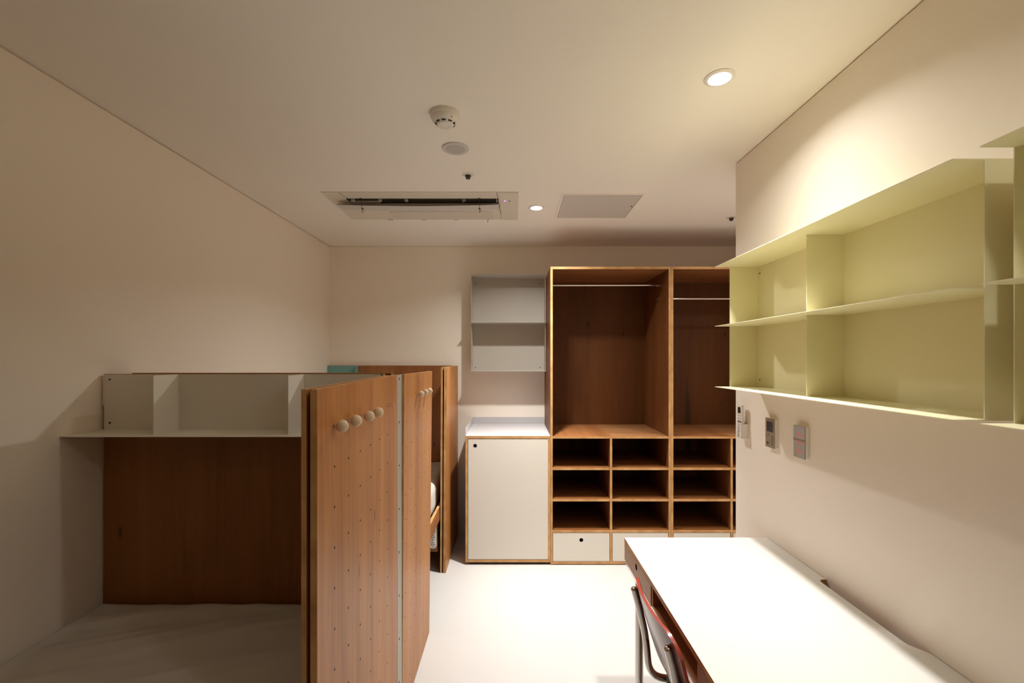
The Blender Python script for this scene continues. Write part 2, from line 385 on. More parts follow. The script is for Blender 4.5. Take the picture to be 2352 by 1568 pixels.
def sprinkler(c, lab):
    t = thing('ceiling_sprinkler', lab, 'sprinkler', c, 'ceiling sprinklers')
    bm = bmesh.new(); add_lathe(bm, c, [(0, 0), (0.032, 0), (0.032, -0.0015), (0.018, -0.004), (0.012, -0.0045), (0, -0.0045)]); obj('escutcheon', bm, M['plastic2'], t, smooth='auto')
    bm = bmesh.new(); add_lathe(bm, c, [(0, -0.0045), (0.0155, -0.0045), (0.0155, -0.008), (0.0125, -0.010), (0.0115, -0.020), (0.0100, -0.0215), (0, -0.0215)]); obj('sprinkler_head', bm, M['screw'], t, smooth='auto')
sprinkler((-0.232, 2.333, CEIL), 'sprinkler head with dark nozzle in front of the ceiling air conditioner')
sprinkler((1.457, 3.040, CEIL), 'small dark sprinkler head close to the end of the right wall')

x0, x1, y0, y1 = 0.276, 0.758, 2.592, 3.045
t = thing('ceiling_access_panel', 'square pale grey access panel set flush in the ceiling', 'access panel', ((x0 + x1) / 2, (y0 + y1) / 2, CEIL))
bm = bmesh.new()
for X, Y in (((x0, x1), (y0, y0 + 0.012)), ((x0, x1), (y1 - 0.012, y1)), ((x0, x0 + 0.014), (y0 + 0.012, y1 - 0.012)), ((x1 - 0.014, x1), (y0 + 0.012, y1 - 0.012))):
    add_box(bm, X, Y, (CEIL - 0.006, CEIL))
obj('panel_frame', bm, M['ceiling'], t)
box('hatch', (x0 + 0.017, x1 - 0.017), (y0 + 0.015, y1 - 0.015), (CEIL - 0.0055, CEIL), M['panelgrey'], t, bevel=0.001)
bm = bmesh.new(); add_cyl(bm, (x1 - 0.03, 2.80, CEIL - 0.0075), 0.006, 0.003, 2, 14); obj('latch', bm, M['screw'], t)

# air conditioner cassette
ax0, ax1, ay0, ay1 = -1.089, 0.030, 2.570, 3.074
t = thing('ceiling_air_conditioner', 'long ivory ceiling air conditioner with a dark outlet slot and blue light', 'air conditioner', ((ax0 + ax1) / 2, (ay0 + ay1) / 2, CEIL))
T = 0.004; zc = CEIL - T
sx0, sx1, sy0, sy1 = -0.985, -0.088, 2.669, 2.760     # outlet slot
bm = bmesh.new()
add_box(bm, (ax0, ax1), (ay0, sy0), (zc, CEIL)); add_box(bm, (ax0, ax1), (sy1, ay1), (zc, CEIL))
add_box(bm, (ax0, sx0), (sy0, sy1), (zc, CEIL)); add_box(bm, (sx1, ax1), (sy0, sy1), (zc, CEIL))
obj('cover', bm, M['plastic2'], t)
bm = bmesh.new(); add_box(bm, (sx0, sx1), (sy0, sy1), (CEIL - 0.0015, CEIL)); obj('outlet', bm, M['dark'], t)
bm = bmesh.new(); add_box(bm, (sx0 + 0.002, -0.80), (2.712, 2.757), (CEIL - 0.008, CEIL - 0.002)); obj('deflector', bm, M['panelgrey'], t)
for X in (-0.955, -0.795, -0.640, -0.300, -0.100):
    bm = bmesh.new(); add_box(bm, (X, X + 0.004), (2.680, 2.715), (CEIL - 0.012, CEIL - 0.0015)); add_box(bm, (X + 0.012, X + 0.015), (2.680, 2.700), (CEIL - 0.013, CEIL - 0.0015))
    obj('louvre_clip', bm, M['plastic2'], t)
def flap_pt(s, q):          # s along X, q across: a slightly bowed flap
    X = -1.045 + s * (0.952); sag = 0.010 * math.sin(math.pi * (0.08 + s * 0.86))
    return Vector((X, 2.694 + 0.125 * q, zc - 0.026 - sag + 0.012 * q * q))
bm = bmesh.new(); NS = 24
top = [[bm.verts.new(flap_pt(i / NS, j / 3) + Vector((0, 0, 0.003))) for j in range(4)] for i in range(NS + 1)]
bot = [[bm.verts.new(flap_pt(i / NS, j / 3)) for j in range(4)] for i in range(NS + 1)]
for i in range(NS):
    for j in range(3):
        bm.faces.new([top[i][j], top[i + 1][j], top[i + 1][j + 1], top[i][j + 1]]); bm.faces.new([bot[i][j], bot[i][j + 1], bot[i + 1][j + 1], bot[i + 1][j]])
    f = bm.faces.new([top[i][0], bot[i][0], bot[i + 1][0], top[i + 1][0]]); f.material_index = 1
    bm.faces.new([top[i][3], top[i + 1][3], bot[i + 1][3], bot[i][3]])
for i in (0, NS):
    bm.faces.new([bot[i][0], bot[i][1], bot[i][2], bot[i][3], top[i][3], top[i][2], top[i][1], top[i][0]])
flap = obj('lowered_flap', bm, [M['panelgrey'], M['violet']], t, smooth='auto')
for X in (-0.895, -0.200):
    bm = bmesh.new(); add_tube(bm, [(X, 2.676, zc), (X + 0.001, 2.690, zc - 0.078)], 0.0013, 8); add_cyl(bm, (X, 2.668, zc - 0.004), 0.0075, 0.005, 2, 12)
    add_cyl(bm, (X, 2.700, zc - 0.052), 0.006, 0.006, 2, 12)
    w_ = obj('hanging_wire', bm, M['screw'], t, smooth='auto')
    bm = bmesh.new(); add_cyl(bm, (X + 0.008, 2.700, zc - 0.070), 0.0052, 0.012, 2, 12); obj('wire_stop', bm, M['panelgrey'], t, smooth='auto')
box('intake_grille', (-0.79, -0.13), (2.905, 3.062), (zc - 0.003, zc), M['acgrille'], t, bevel=0.002)
for X in (-0.84, -0.62, -0.40):
    box('grille_catch', (X, X + 0.03), (3.062, 3.076), (zc - 0.005, zc), M['acgrille'], t)
box('end_cap', (-0.080, ax1 - 0.003), (ay0 + 0.002, ay1 - 0.002), (zc - 0.0035, zc), M['plastic2'], t, bevel=0.0015)
bm = bmesh.new(); add_tube(bm, [(-0.094, ay0 + 0.003, zc), (-0.090, 2.66, zc - 0.0005), (-0.083, 2.90, zc), (-0.076, ay1 - 0.004, zc)], 0.0016, 6); obj('panel_seam', bm, M['screw'], t)
bm = bmesh.new(); add_tube(bm, fillet([(-0.985, ay0 + 0.004, zc), (-0.982, 2.62, zc), (-0.965, 2.68, zc)], 0.03), 0.0013, 6); obj('panel_seam', bm, M['screw'], t)
bm = bmesh.new(); add_cyl(bm, (-0.050, 2.700, zc - 0.0055), 0.0055, 0.003, 2, 16); obj('status_light', bm, M['blueled'], t)
bm = bmesh.new(); add_cyl(bm, (-0.022, 2.702, zc - 0.0055), 0.0045, 0.003, 2, 16); obj('receiver', bm, M['screw'], t)
bm = bmesh.new(); add_tube(bm, [(-0.168, 3.066, zc), (-0.176, 3.100, zc - 0.010)], 0.0018, 6); obj('drain_wire', bm, M['black'], t)

# ------------------------------------------------------------------ pale yellow steel shelves on the right wall
def screw(parent, p, axis, sgn, r=0.0035, mat='screw'):
    bm = bmesh.new(); q = list(p); q[axis] = p[axis] if sgn > 0 else p[axis] - 0.0012
    add_cyl(bm, q, r, 0.0012, axis, 12); return obj('screw', bm, M[mat], parent)
def yellow_shelf(y0, y1, lab):
    t = thing('steel_wall_shelf', lab, 'wall shelf', (XR, (y0 + y1) / 2, Z(-0.1244)), 'pale yellow wall shelves')
    XF, XV = 0.886, 0.9509; S = 0.0022
    box('back_plate', (XR - S, XR - 0.0002), (y0, y1), (Z(-0.1244), Z(0.402)), M['cream'], t)
    for z in (0.402, 0.1416, -0.1244):
        box('shelf_board', (XF, XR - S), (y0, y1), (Z(z) - S / 2, Z(z) + S / 2), M['cream'], t)
    ym = y1 - 0.526
    for y in (y0, ym, y1 - S):
        for a, b in ((-0.1244, 0.1416), (0.1416, 0.402)):
            box('divider', (XV, XR - S), (y, y + S), (Z(a) + S / 2, Z(b) - S / 2), M['cream'], t)
    for z in (0.370, -0.092):
        for y in (y1 - 0.022, y0 + 0.022): screw(t, (XR - S, y, Z(z)), 0, -1)
    return t
yellow_shelf(0.9176, 2.000, 'long pale yellow steel wall shelf whose four open compartments are in full view')
yellow_shelf(-0.218, 0.8650, 'pale yellow steel wall shelf cut off by the right edge of the photo')

# ------------------------------------------------------------------ controls on the right wall
t = thing('wall_thermostat', 'bronze faced wall thermostat with dark display, between the remote and the switch', 'thermostat', (XR, 1.879, Z(-0.307)))
box('housing', (XR - 0.0125, XR - 0.0002), (1.848, 1.910), (Z(-0.3665), Z(-0.2475)), M['plastic'], t, bevel=0.0015)
box('face_plate', (XR - 0.0158, XR - 0.0125), (1.847, 1.911), (Z(-0.3675), Z(-0.2465)), M['thermoface'], t, bevel=0.0008)
box('display', (XR - 0.0166, XR - 0.0158), (1.857, 1.900), (Z(-0.302), Z(-0.261)), M['lcd'], t)
for y, z, r in ((1.893, -0.3165, 0.0055), (1.893, -0.350, 0.0062), (1.861, -0.319, 0.0042), (1.861, -0.330, 0.0042), (1.861, -0.341, 0.0042), (1.861, -0.352, 0.0042)):
    bm = bmesh.new(); add_cyl(bm, (XR - 0.0166, y, Z(z)), r, 0.0008, 0, 16); obj('button', bm, M['ink'] if z == -0.350 else M['thermoface'], t)
    bm = bmesh.new()
    ring = [(XR - 0.0167, y + r * math.cos(a), Z(z) + r * math.sin(a)) for a in [2 * math.pi * k / 16 for k in range(17)]]
    add_tube(bm, ring, 0.0005, 6); obj('button_ring', bm, M['ink'], t)
t = thing('wall_switch', 'grey touch light switch with three red ring lights, nearest control on the right wall', 'light switch', (XR, 1.686, Z(-0.309)))
box('housing', (XR - 0.0125, XR - 0.0002), (1.653, 1.719), (Z(-0.3675), Z(-0.250)), M['plastic'], t, bevel=0.0015)
box('face_plate', (XR - 0.0158, XR - 0.0125), (1.6525, 1.7195), (Z(-0.3684), Z(-0.249)), M['switchface'], t, bevel=0.0008)
box('band', (XR - 0.0163, XR - 0.0158), (1.6525, 1.7195), (Z(-0.3060), Z(-0.2980)), M['thermoface'], t)
for z in (-0.280, -0.311, -0.342):
    bm = bmesh.new()
    ring = [(XR - 0.0162, 1.683 + 0.0075 * math.cos(a), Z(z) + 0.0075 * math.sin(a)) for a in [math.radians(-200 + 300 * k / 20) for k in range(21)]]
    add_tube(bm, ring, 0.0007, 6); obj('ring_light', bm, M['redlight'], t)
t = thing('remote_holder', 'white plastic remote holder cup fixed to the far end of the right wall', 'remote holder', (XR, 2.103, Z(-0.33)))
bm = bmesh.new()
hx0, hy0, hy1, hz0, hz1 = 1.0435, 2.079, 2.127, Z(-0.366), Z(-0.300)
for X, Y, Zz in (((hx0, hx0 + 0.002), (hy0, hy0 + 0.012), (hz0, hz1)), ((hx0, hx0 + 0.002), (hy1 - 0.012, hy1), (hz0, hz1)), ((hx0, XR - 0.002), (hy0, hy0 + 0.002), (hz0, hz1)), ((hx0, XR - 0.002), (hy1 - 0.002, hy1), (hz0, hz1)),
                 ((hx0, XR), (hy0, hy1), (hz0, hz0 + 0.002)), ((XR - 0.003, XR - 0.0002), (hy0, hy1), (hz0, hz1 + 0.006))):
    add_box(bm, X, Y, Zz)
obj('cup', bm, M['plastic'], t, bevel=0.0008)
t = thing('remote_control', 'slim white remote control with small dark display standing in its wall holder', 'remote control', (1.055, 2.103, hz0 + 0.002))
def rem(u, v):      # v: height fraction, u: across Y; returns front x
    return 1.0475 - 0.004 * v
bm = bmesh.new()
ro = rounded(0.040, 0.150, 0.006)
zc_ = hz0 + 0.0025 + 0.075
add_prism(bm, ro, lambda u, v: Vector((1.0475 - 0.004 * (v / 0.15 + 0.5), 2.103 + u, zc_ + v)), lambda u, v: Vector((1.0475 - 0.004 * (v / 0.15 + 0.5) + 0.013, 2.103 + u, zc_ + v)))
obj('body', bm, M['plastic'], t, bevel=0.001)
box('display', (1.0428, 1.0440), (2.091, 2.114), (zc_ + 0.037, zc_ + 0.064), M['lcd'], t)
for r_ in range(6):
    for k_ in range(3):
        zz = zc_ + 0.022 - r_ * 0.0145; xx = 1.0475 - 0.004 * ((zz - zc_) / 0.15 + 0.5)
        box('key', (xx - 0.0008, xx + 0.001), (2.0875 + k_ * 0.0115, 2.0960 + k_ * 0.0115), (zz, zz + 0.008), M['greyplastic'] if r_ != 2 else M['ink'], t)

# ------------------------------------------------------------------ pale steel shelf on the back wall
t = thing('steel_wall_shelf', 'square translucent looking pale grey steel shelf on the back wall left of the wardrobe', 'wall shelf', (-0.038, YB, Z(-0.1)))
bx0, bx1, bz0, bz1, by0 = -0.3376, 0.2600, -0.1000, 0.6680, 3.600; S = 0.002
box('back_plate', (bx0, bx1), (YB - S, YB - 0.0002), (Z(bz0), Z(bz1)), M['greysteel'], t)
for z in (bz0, 0.286, bz1): box('shelf_board', (bx0, bx1), (by0, YB - S), (Z(z) - S / 2, Z(z) + S / 2), M['greysteel'], t)
for X in (bx0, bx1 - S):
    for a, b in ((bz0, 0.286), (0.286, bz1)): box('side_plate', (X, X + S), (by0 + 0.05, YB - S), (Z(a) + S / 2, Z(b) - S / 2), M['greysteel'], t)
for X in (bx0 + 0.02, bx1 - 0.035):
    for z in (bz0 + 0.025, bz1 - 0.04): screw(t, (X, YB - S, Z(z)), 1, -1, 0.0045)

# ------------------------------------------------------------------ low cabinet and steel tray
PT = 0.0165
YF = 3.215
cx0, cx1 = -0.3385, 0.2615
t = thing('low_cabinet', 'low plywood cabinet with one large cream door, standing left of the wardrobes', 'cabinet', ((cx0 + cx1) / 2, 3.51, 0))
board('side_panel', (cx0, cx0 + PT), (YF, YB - 0.001), (0.018, Z(-0.566)), t)
board('side_panel', (cx1 - PT, cx1 - 0.0005), (YF, YB - 0.001), (0.018, Z(-0.566)), t)
board('top_panel', (cx0, cx1 - 0.0005), (YF, YB - 0.001), (Z(-0.566), Z(-0.5485)), t)
board('bottom_panel', (cx0 + PT, cx1 - PT), (YF, YB - 0.001), (0.018, 0.036), t)
board('back_panel', (cx0 + PT, cx1 - PT), (YB - 0.014, YB - 0.002), (0.036, Z(-0.566)), t, face=DARKWOOD)
box('plinth', (cx0 + 0.03, cx1 - 0.03), (YF + 0.02, YB - 0.02), (0, 0.018), M['black'], t)
dx0, dx1, dz0, dz1 = cx0 + PT + 0.003, cx1 - PT + 0.010, 0.039, Z(-0.569)
bm = bmesh.new(); holed_plate(bm, lambda u, v, w: Vector((u, YF + 0.0015 + 0.016 * w, v)), [-0.270], [Z(-0.6165)], 0.0135, (dx0, dx1 - 0.010), (dz0, dz1), n=24, mi=(0, 1, 2))
door = obj('door', bm, [M['laminate'], EDGE[1], M['dark']], t)
bm = bmesh.new(); add_cyl(bm, (-0.270, YF + 0.0175, Z(-0.6165)), 0.017, 0.004, 1, 24); obj('finger_hole_backing', bm, M['black'], door)

t = thing('steel_tray_top', 'white steel tray with upturned rims lying on the low cabinet', 'tray', ((cx0 + cx1) / 2, 3.51, Z(-0.5485)))
S = 0.002; zt = Z(-0.5485)
box('base_plate', (cx0, cx1 - 0.001), (YF, YB - 0.001), (zt, zt + S), M['whitesteel'], t)
box('rim', (cx0, cx0 + S), (YF, YB - 0.001), (zt + S, zt + 0.0575), M['whitesteel'], t)
box('rim', (cx0 + S, cx1 - 0.001), (YB - 0.001 - S, YB - 0.001), (zt + S, zt + 0.0575), M['whitesteel'], t)

# ------------------------------------------------------------------ wardrobes
def wardrobe(wx0, wx1, rod_z, lab, hole):
    t = thing('wardrobe', lab, 'wardrobe', ((wx0 + wx1) / 2, 3.51, 0), 'plywood wardrobes against the back wall')
    y0, y1 = YF, YB - 0.001; zt = Z(0.649)
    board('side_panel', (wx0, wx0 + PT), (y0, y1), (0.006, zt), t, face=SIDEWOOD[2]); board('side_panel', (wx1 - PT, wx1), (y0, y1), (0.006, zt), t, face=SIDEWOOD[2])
    board('top_panel', (wx0 + PT, wx1 - PT), (y0, y1), (zt - 0.018, zt), t)
    board('bottom_panel', (wx0 + PT, wx1 - PT), (y0, y1), (0.006, 0.023), t)
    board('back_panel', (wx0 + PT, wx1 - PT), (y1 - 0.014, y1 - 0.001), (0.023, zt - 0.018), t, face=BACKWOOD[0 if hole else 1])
    xm = (wx0 + wx1) / 2 + 0.003; yb = y1 - 0.014; hd = PT / 2
    zs = [-0.5585, -0.780, -1.001, -1.2207]
    # boards over the cubbies meet above the centre divider
    board('deck_board', (wx0 + PT, xm + 0.007), (y0, yb), (Z(zs[0]) - 0.0075, Z(zs[0]) + 0.0075), t, grain=1)
    board('deck_board', (xm + 0.0074, wx1 - PT), (y0, yb), (Z(zs[0]) - 0.0075, Z(zs[0]) + 0.0075), t, face=PALEWOOD)
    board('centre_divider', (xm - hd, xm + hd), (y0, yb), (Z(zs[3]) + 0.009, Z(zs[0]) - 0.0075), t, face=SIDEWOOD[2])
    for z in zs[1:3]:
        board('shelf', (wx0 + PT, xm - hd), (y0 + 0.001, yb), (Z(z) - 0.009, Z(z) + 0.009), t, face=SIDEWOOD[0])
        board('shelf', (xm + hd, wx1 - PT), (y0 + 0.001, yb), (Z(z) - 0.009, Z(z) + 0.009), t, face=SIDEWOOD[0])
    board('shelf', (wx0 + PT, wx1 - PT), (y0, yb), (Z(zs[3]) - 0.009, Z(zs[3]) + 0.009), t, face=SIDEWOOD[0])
    board('drawer_divider', (xm - hd, xm + hd), (y0, yb), (0.023, Z(zs[3]) - 0.009), t)
    for a, b in ((wx0 + PT, xm - hd), (xm + hd, wx1 - PT)):
        z0, z1 = 0.0255, Z(zs[3]) - 0.0115; a += 0.0025; b -= 0.0025; u = (a + b) / 2
        bm = bmesh.new(); holed_plate(bm, lambda p, q, w: Vector((p, y0 + 0.0015 + 0.016 * w, q)), [u], [Z(-1.283)], 0.0135, (a, b), (z0, z1), n=24)
        d = obj('drawer', bm, [M['laminate'], EDGE[1], M['dark']], t)
        bm = bmesh.new()
        add_box(bm, (a + 0.005, a + 0.017), (y0 + 0.0185, y0 + 0.50), (z0 + 0.004, z1 - 0.02)); add_box(bm, (b - 0.017, b - 0.005), (y0 + 0.0185, y0 + 0.50), (z0 + 0.004, z1 - 0.02))
        add_box(bm, (a + 0.017, b - 0.017), (y0 + 0.0185, y0 + 0.50), (z0 + 0.004, z0 + 0.012)); add_box(bm, (a + 0.017, b - 0.017), (y0 + 0.488, y0 + 0.50), (z0 + 0.012, z1 - 0.02))
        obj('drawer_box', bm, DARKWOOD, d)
    ry = 3.446; rz = Z(rod_z)
    bm = bmesh.new(); add_cyl(bm, (wx0 + PT, ry, rz), 0.0085, wx1 - wx0 - 2 * PT, 0, 18); rod = obj('clothes_rail', bm, M['chrome'], t, smooth='auto')
    for X in (wx0 + PT, wx1 - PT - 0.012):
        bm = bmesh.new(); add_cyl(bm, (X, ry, rz), 0.013, 0.012, 0, 18); obj('rail_socket', bm, M['chrome'], rod, smooth='auto')
    if hole:
        bm = bmesh.new(); add_cyl(bm, (wx1 - PT - 0.018, ry, Z(0.4518)), 0.0075, 0.018, 0, 14); obj('spare_bracket', bm, M['chrome'], t, smooth='auto')
    return t
wardrobe(0.2620, 1.1137, 0.554, 'tall open plywood wardrobe next to the low cabinet, rail near its top', True)
wardrobe(1.1145, 1.9662, 0.4518, 'tall open plywood wardrobe partly hidden behind the right wall, rail set lower', False)

# ------------------------------------------------------------------ beds
def mattress(name, lab, x0, x1, y0, y1, zt, zb, seed, near):
    """Mattress in a loosely wrinkled fitted sheet: one continuous closed surface."""
    nx, ny = 80, 210; bm = bmesh.new(); R = 0.055
    def creep(a, b, n):      # denser towards the ends
        return [a + (b - a) * (0.5 - 0.5 * math.cos(math.pi * i / n)) * 0.35 + (b - a) * (i / n) * 0.65 for i in range(n + 1)]
    us, vs = creep(x0, x1, nx), creep(y0, y1, ny); off = Vector((seed, seed * 2.3, 0))
    def top(x, y):
        e = min(x - x0, x1 - x, y - y0, y1 - y); d = 0.0
        if e < R: d = R - math.sqrt(max(0, R * R - (R - e) ** 2))
        p = Vector((x, y, 0))
        ang = 0.38; q = Vector((x * math.cos(ang) + y * math.sin(ang), -x * math.sin(ang) + y * math.cos(ang), 0))
        wv = noise.noise(Vector((q.x * 1.1, q.y * 11.0, 3)) + off) * 0.016 + noise.noise(Vector((q.x * 2.5, q.y * 27, 1)) + off) * 0.007
        wv += noise.noise(p * 2.1 + off) * 0.006
        edge = noise.noise(Vector((x * 11, y * 11, 5)) + off) * 0.004
        k_ = min(1.0, max(0.0, e / 0.16)); wv *= k_ * k_ * (3 - 2 * k_)
        return zt - d * 0.8 + wv + edge * (1 if e < 0.12 else 0.3)
    grid = [[bm.verts.new((x, y, top(x, y))) for y in vs] for x in us]
    for i in range(nx):
        for j in range(ny): bm.faces.new([grid[i][j], grid[i + 1][j], grid[i + 1][j + 1], grid[i][j + 1]])
    loop = [grid[i][0] for i in range(nx + 1)] + [grid[nx][j] for j in range(1, ny + 1)] + [grid[i][ny] for i in range(nx - 1, -1, -1)] + [grid[0][j] for j in range(ny - 1, 0, -1)]
    prev = loop; cx, cy = (x0 + x1) / 2, (y0 + y1) / 2
    for k in range(1, 7):
        f = k / 6; cur = []
        for v in loop:
            z = v.co.z * (1 - f) + zb * f
            w = 0.004 * noise.noise(Vector((v.co.x * 14, v.co.y * 14, z * 10)) + off)
            inn = -0.012 * f if f > 0.8 else 0
            cur.append(bm.verts.new((v.co.x + (w + inn) * (1 if v.co.x > cx else -1) * (abs(v.co.x - cx) > (x1 - x0) / 2 - 0.01), v.co.y, z)))
        for i in range(len(loop)): bm.faces.new([prev[i], cur[i], cur[(i + 1) % len(loop)], prev[(i + 1) % len(loop)]])
        prev = cur
    bm.faces.new(prev[::-1])
    o = obj(name, bm, M['sheet'], None, origin=(cx, cy, zb), smooth=True)
    return tag(o, lab, 'mattress', 'sheeted mattresses')

BX = -0.485       # inner face of the screens
# near bed
t = thing('bed', 'near plywood bed filling the left foreground, with a dark wooden headboard', 'bed', (-1.0, 0.75, 0), 'built in plywood beds')
board('headboard', (XL + 0.012, BX), (1.700, 1.718), (0.0, Z(-0.0575)), t, face=BEDWOOD)
board('base_platform', (XL + 0.008, BX - 0.02), (-0.28, 1.699), (0.380, 0.398), t, grain=1)
board('side_rail', (BX - 0.02, BX - 0.002), (-0.28, 1.699), (0.28, 0.45), t, grain=1)
for y in (-0.26, 1.63):
    for X in (XL + 0.01, BX - 0.085): board('leg', (X, X + 0.06), (y, y + 0.055), (0, 0.379), t)
mattress('mattress', 'white sheeted mattress on the near bed in the left foreground', XL + 0.012, BX - 0.034, -0.268, 1.690, 0.566, 0.399, 1.7, True)
board('footboard', (XL + 0.006, BX - 0.002), (-0.300, -0.282), (0.0, Z(-0.0575)), t, face=BEDWOOD)  # unseen board, added to keep light off the near bed
board('added_shade_screen', (BX + 0.001, BX + 0.017), (-0.300, 0.120), (0.0, Z(-0.0575)), t)  # unseen leaf, added to deepen the shade over the mattress
# far bed
t = thing('bed', 'far plywood bed between the hinged screen and the back wall', 'bed', (-1.0, 2.8, 0), 'built in plywood beds')
board('headboard', (XL + 0.006, BX - 0.020), (3.770, 3.788), (0.0, Z(-0.0585)), t)
board('footboard', (XL + 0.006, BX - 0.006), (1.832, 1.850), (0.0, Z(-0.0578)), t, face=BEDWOOD)
board('base_platform', (XL + 0.008, BX - 0.02), (1.852, 3.769), (0.380, 0.398), t, grain=1)
board('side_rail', (BX - 0.034, BX - 0.016), (1.852, 3.769), (0.36, 0.452), t, grain=1)
for y in (1.87, 3.70):
    for X in (XL + 0.01, BX - 0.10): board('leg', (X, X + 0.055), (y, y + 0.06), (0, 0.379), t)
mattress('mattress', 'white sheeted mattress seen in the gap between the two wooden screens', XL + 0.010, BX - 0.045, 1.862, 3.762, 0.612, 0.399, 5.1, False)

# hinged screen in front of the beds
t = thing('hinged_screen', 'tall hinged plywood screen with rows of peg holes beside the near bed', 'screen', (-0.46, 1.7, 0))
def leaf(name, xo, th, ya, yb, za, zb, xtopa=0.0, xtopb=0.0, holes=None, parent=t, mat=SCREENWOOD, zlow=0.004):
    """Leaf facing +X at xo. za, zb: top heights at ya and yb; xtop*: lean of the top edge."""
    def P(u, v, w):
        s = (u - ya) / (yb - ya); zt_ = za + (zb - za) * s
        f = (v - zlow) / (zt_ - zlow) if True else 0
        vv = v if v < min(za, zb) - 0.05 else (v + (zt_ - max(za, zb)) * (v - (min(za, zb) - 0.05)) / (max(za, zb) - min(za, zb) + 0.05))
        lean = (xtopa + (xtopb - xtopa) * s) * vv / Z(-0.06)
        return Vector((xo + lean - th * w, u, vv))
    bm = bmesh.new()
    if holes:
        holed_plate(bm, P, holes[0], holes[1], 0.0032, (ya, yb), (zlow, max(za, zb)), skip=holes[2], n=12, mi=(0, 1, 2))
    else:
        vs = [zlow, min(za, zb) - 0.05, max(za, zb)]
        g = [[[bm.verts.new(P(u, v, w)) for v in vs] for u in (ya, yb)] for w in (0, 1)]
        for w in (0, 1):
            for k in (0, 1):
                f = bm.faces.new([g[w][0][k], g[w][1][k], g[w][1][k + 1], g[w][0][k + 1]]); f.material_index = 0
        for e in (0, 1):
            for k in (0, 1):
                f = bm.faces.new([g[0][e][k], g[0][e][k + 1], g[1][e][k + 1], g[1][e][k]]); f.material_index = 1
        for v in (0, 2):
            f = bm.faces.new([g[0][0][v], g[0][1][v], g[1][1][v], g[1][0][v]]); f.material_index = 1
    return obj(name, bm, [mat, EDGE[0], M['black']], parent)
XP = -0.4405
cols1 = [1.1215 + 0.0945 * k for k in range(6)]
rowz1 = [Z(-0.1665 - 0.0999 * k) for k in range(0, 13)][::-1]
rowz1 = [z for z in rowz1 if z > 0.04]
leaf('front_leaf', XP, 0.0155, 1.022, 1.725, Z(-0.0695), Z(-0.0618), holes=(cols1, rowz1, set()))
leaf('rear_leaf', XP - 0.0255, 0.0115, 1.024, 1.690, Z(-0.0695), Z(-0.0620))
# steel post with piano hinge between the leaves
post = box('steel_strip', (XP - 0.0090, XP - 0.0065), (1.731, 1.8275), (0.004, Z(-0.0635)), M['stripsteel'], t)
for k in range(8):
    screw(post, (XP - 0.0065, 1.781 + 0.0, Z(-0.080) - 0.1695 * k), 0, 1, 0.0045)
bm = bmesh.new(); zz = 0.006
while zz < Z(-0.064) - 0.03:
    add_cyl(bm, (XP - 0.001, 1.7285, zz), 0.0028, 0.0305, 2, 10); zz += 0.0325
obj('piano_hinge', bm, M['whitesteel'], t, smooth='auto')
cols2 = [1.866 + 0.0945 * k for k in range(6)]
rowz2 = [Z(-0.0605 - 0.0999 * k) for k in range(1, 14)][::-1]; rowz2 = [z for z in rowz2 if z > 0.04]
XQ = -0.4465
leaf('front_leaf', XQ, 0.0155, 1.8285, 2.418, Z(-0.0640), Z(-0.0668), xtopa=0.0085, xtopb=0.0155,
     holes=(cols2, rowz2, {(i, len(rowz2) - 1) for i in (0, 1)}))

# coat pegs plugged into the screen
def coat_peg(x, y, z, off, r, lab, first=None):
    pin_len = max(off - r, 0.002) + 0.003
    t = thing('coat_peg', lab, 'coat peg', (x, y, z), 'round maple coat pegs')
    bm = bmesh.new(); add_sphere(bm, (x + off, y, z), r); obj('wooden_ball', bm, M['ball'], t, smooth=True)
    bm = bmesh.new(); add_tube(bm, [(x + 0.0002, y, z + 0.003), (x + off - r * 0.7, y, z + 0.003)], 0.0013, 8); add_tube(bm, [(x + 0.0002, y, z - 0.003), (x + off - r * 0.7, y, z - 0.003)], 0.0013, 8)
    add_cyl(bm, (x + 0.0002, y, z), 0.0048, 0.0015, 0, 12)
    obj('pin', bm, M['chrome'], t, smooth='auto')
PL = ['maple ball coat peg, nearest of the row of four on the hinged screen', 'maple ball coat peg, second nearest of the row of four', 'maple ball coat peg, third of the row of four, on a long pin', 'maple ball coat peg, farthest of the row of four']
for k, off in enumerate((0.0190, 0.0205, 0.0255, 0.0240)):
    coat_peg(XP, cols1[k], Z(-0.1665), off, 0.0155, PL[k])
PL2 = ['maple ball coat peg, front one of three overlapping pegs near the screen edge', 'maple ball coat peg, middle one of three overlapping pegs near the screen edge', 'maple ball coat peg, rearmost of three overlapping pegs near the screen edge']
for k, off in enumerate((0.0200, 0.0205, 0.0210)):
    y = cols2[2 + k]; xs = XQ + (0.0085 + (0.007) * (y - 1.8285) / 0.59) * 0.93
    coat_peg(xs, y, Z(-0.1605), off, 0.0150, PL2[k])
t = thing('peg_bracket', 'bare steel peg pin without a ball beside the piano hinge', 'peg', (XP, cols1[5], Z(-0.1655)))
bm = bmesh.new()
for s in (-1, 1): add_tube(bm, [(XP + 0.0002, cols1[5], Z(-0.1635) + s * 0.0045), (XP + 0.022, cols1[5], Z(-0.1635) + s * 0.0045)], 0.0011, 8)
obj('pin', bm, M['chrome'], t, smooth='auto')
bm = bmesh.new(); add_box(bm, (XP + 0.021, XP + 0.0225), (cols1[5] - 0.003, cols1[5] + 0.003), (Z(-0.1700), Z(-0.1570))); obj('end_plate', bm, M['whitesteel'], t)

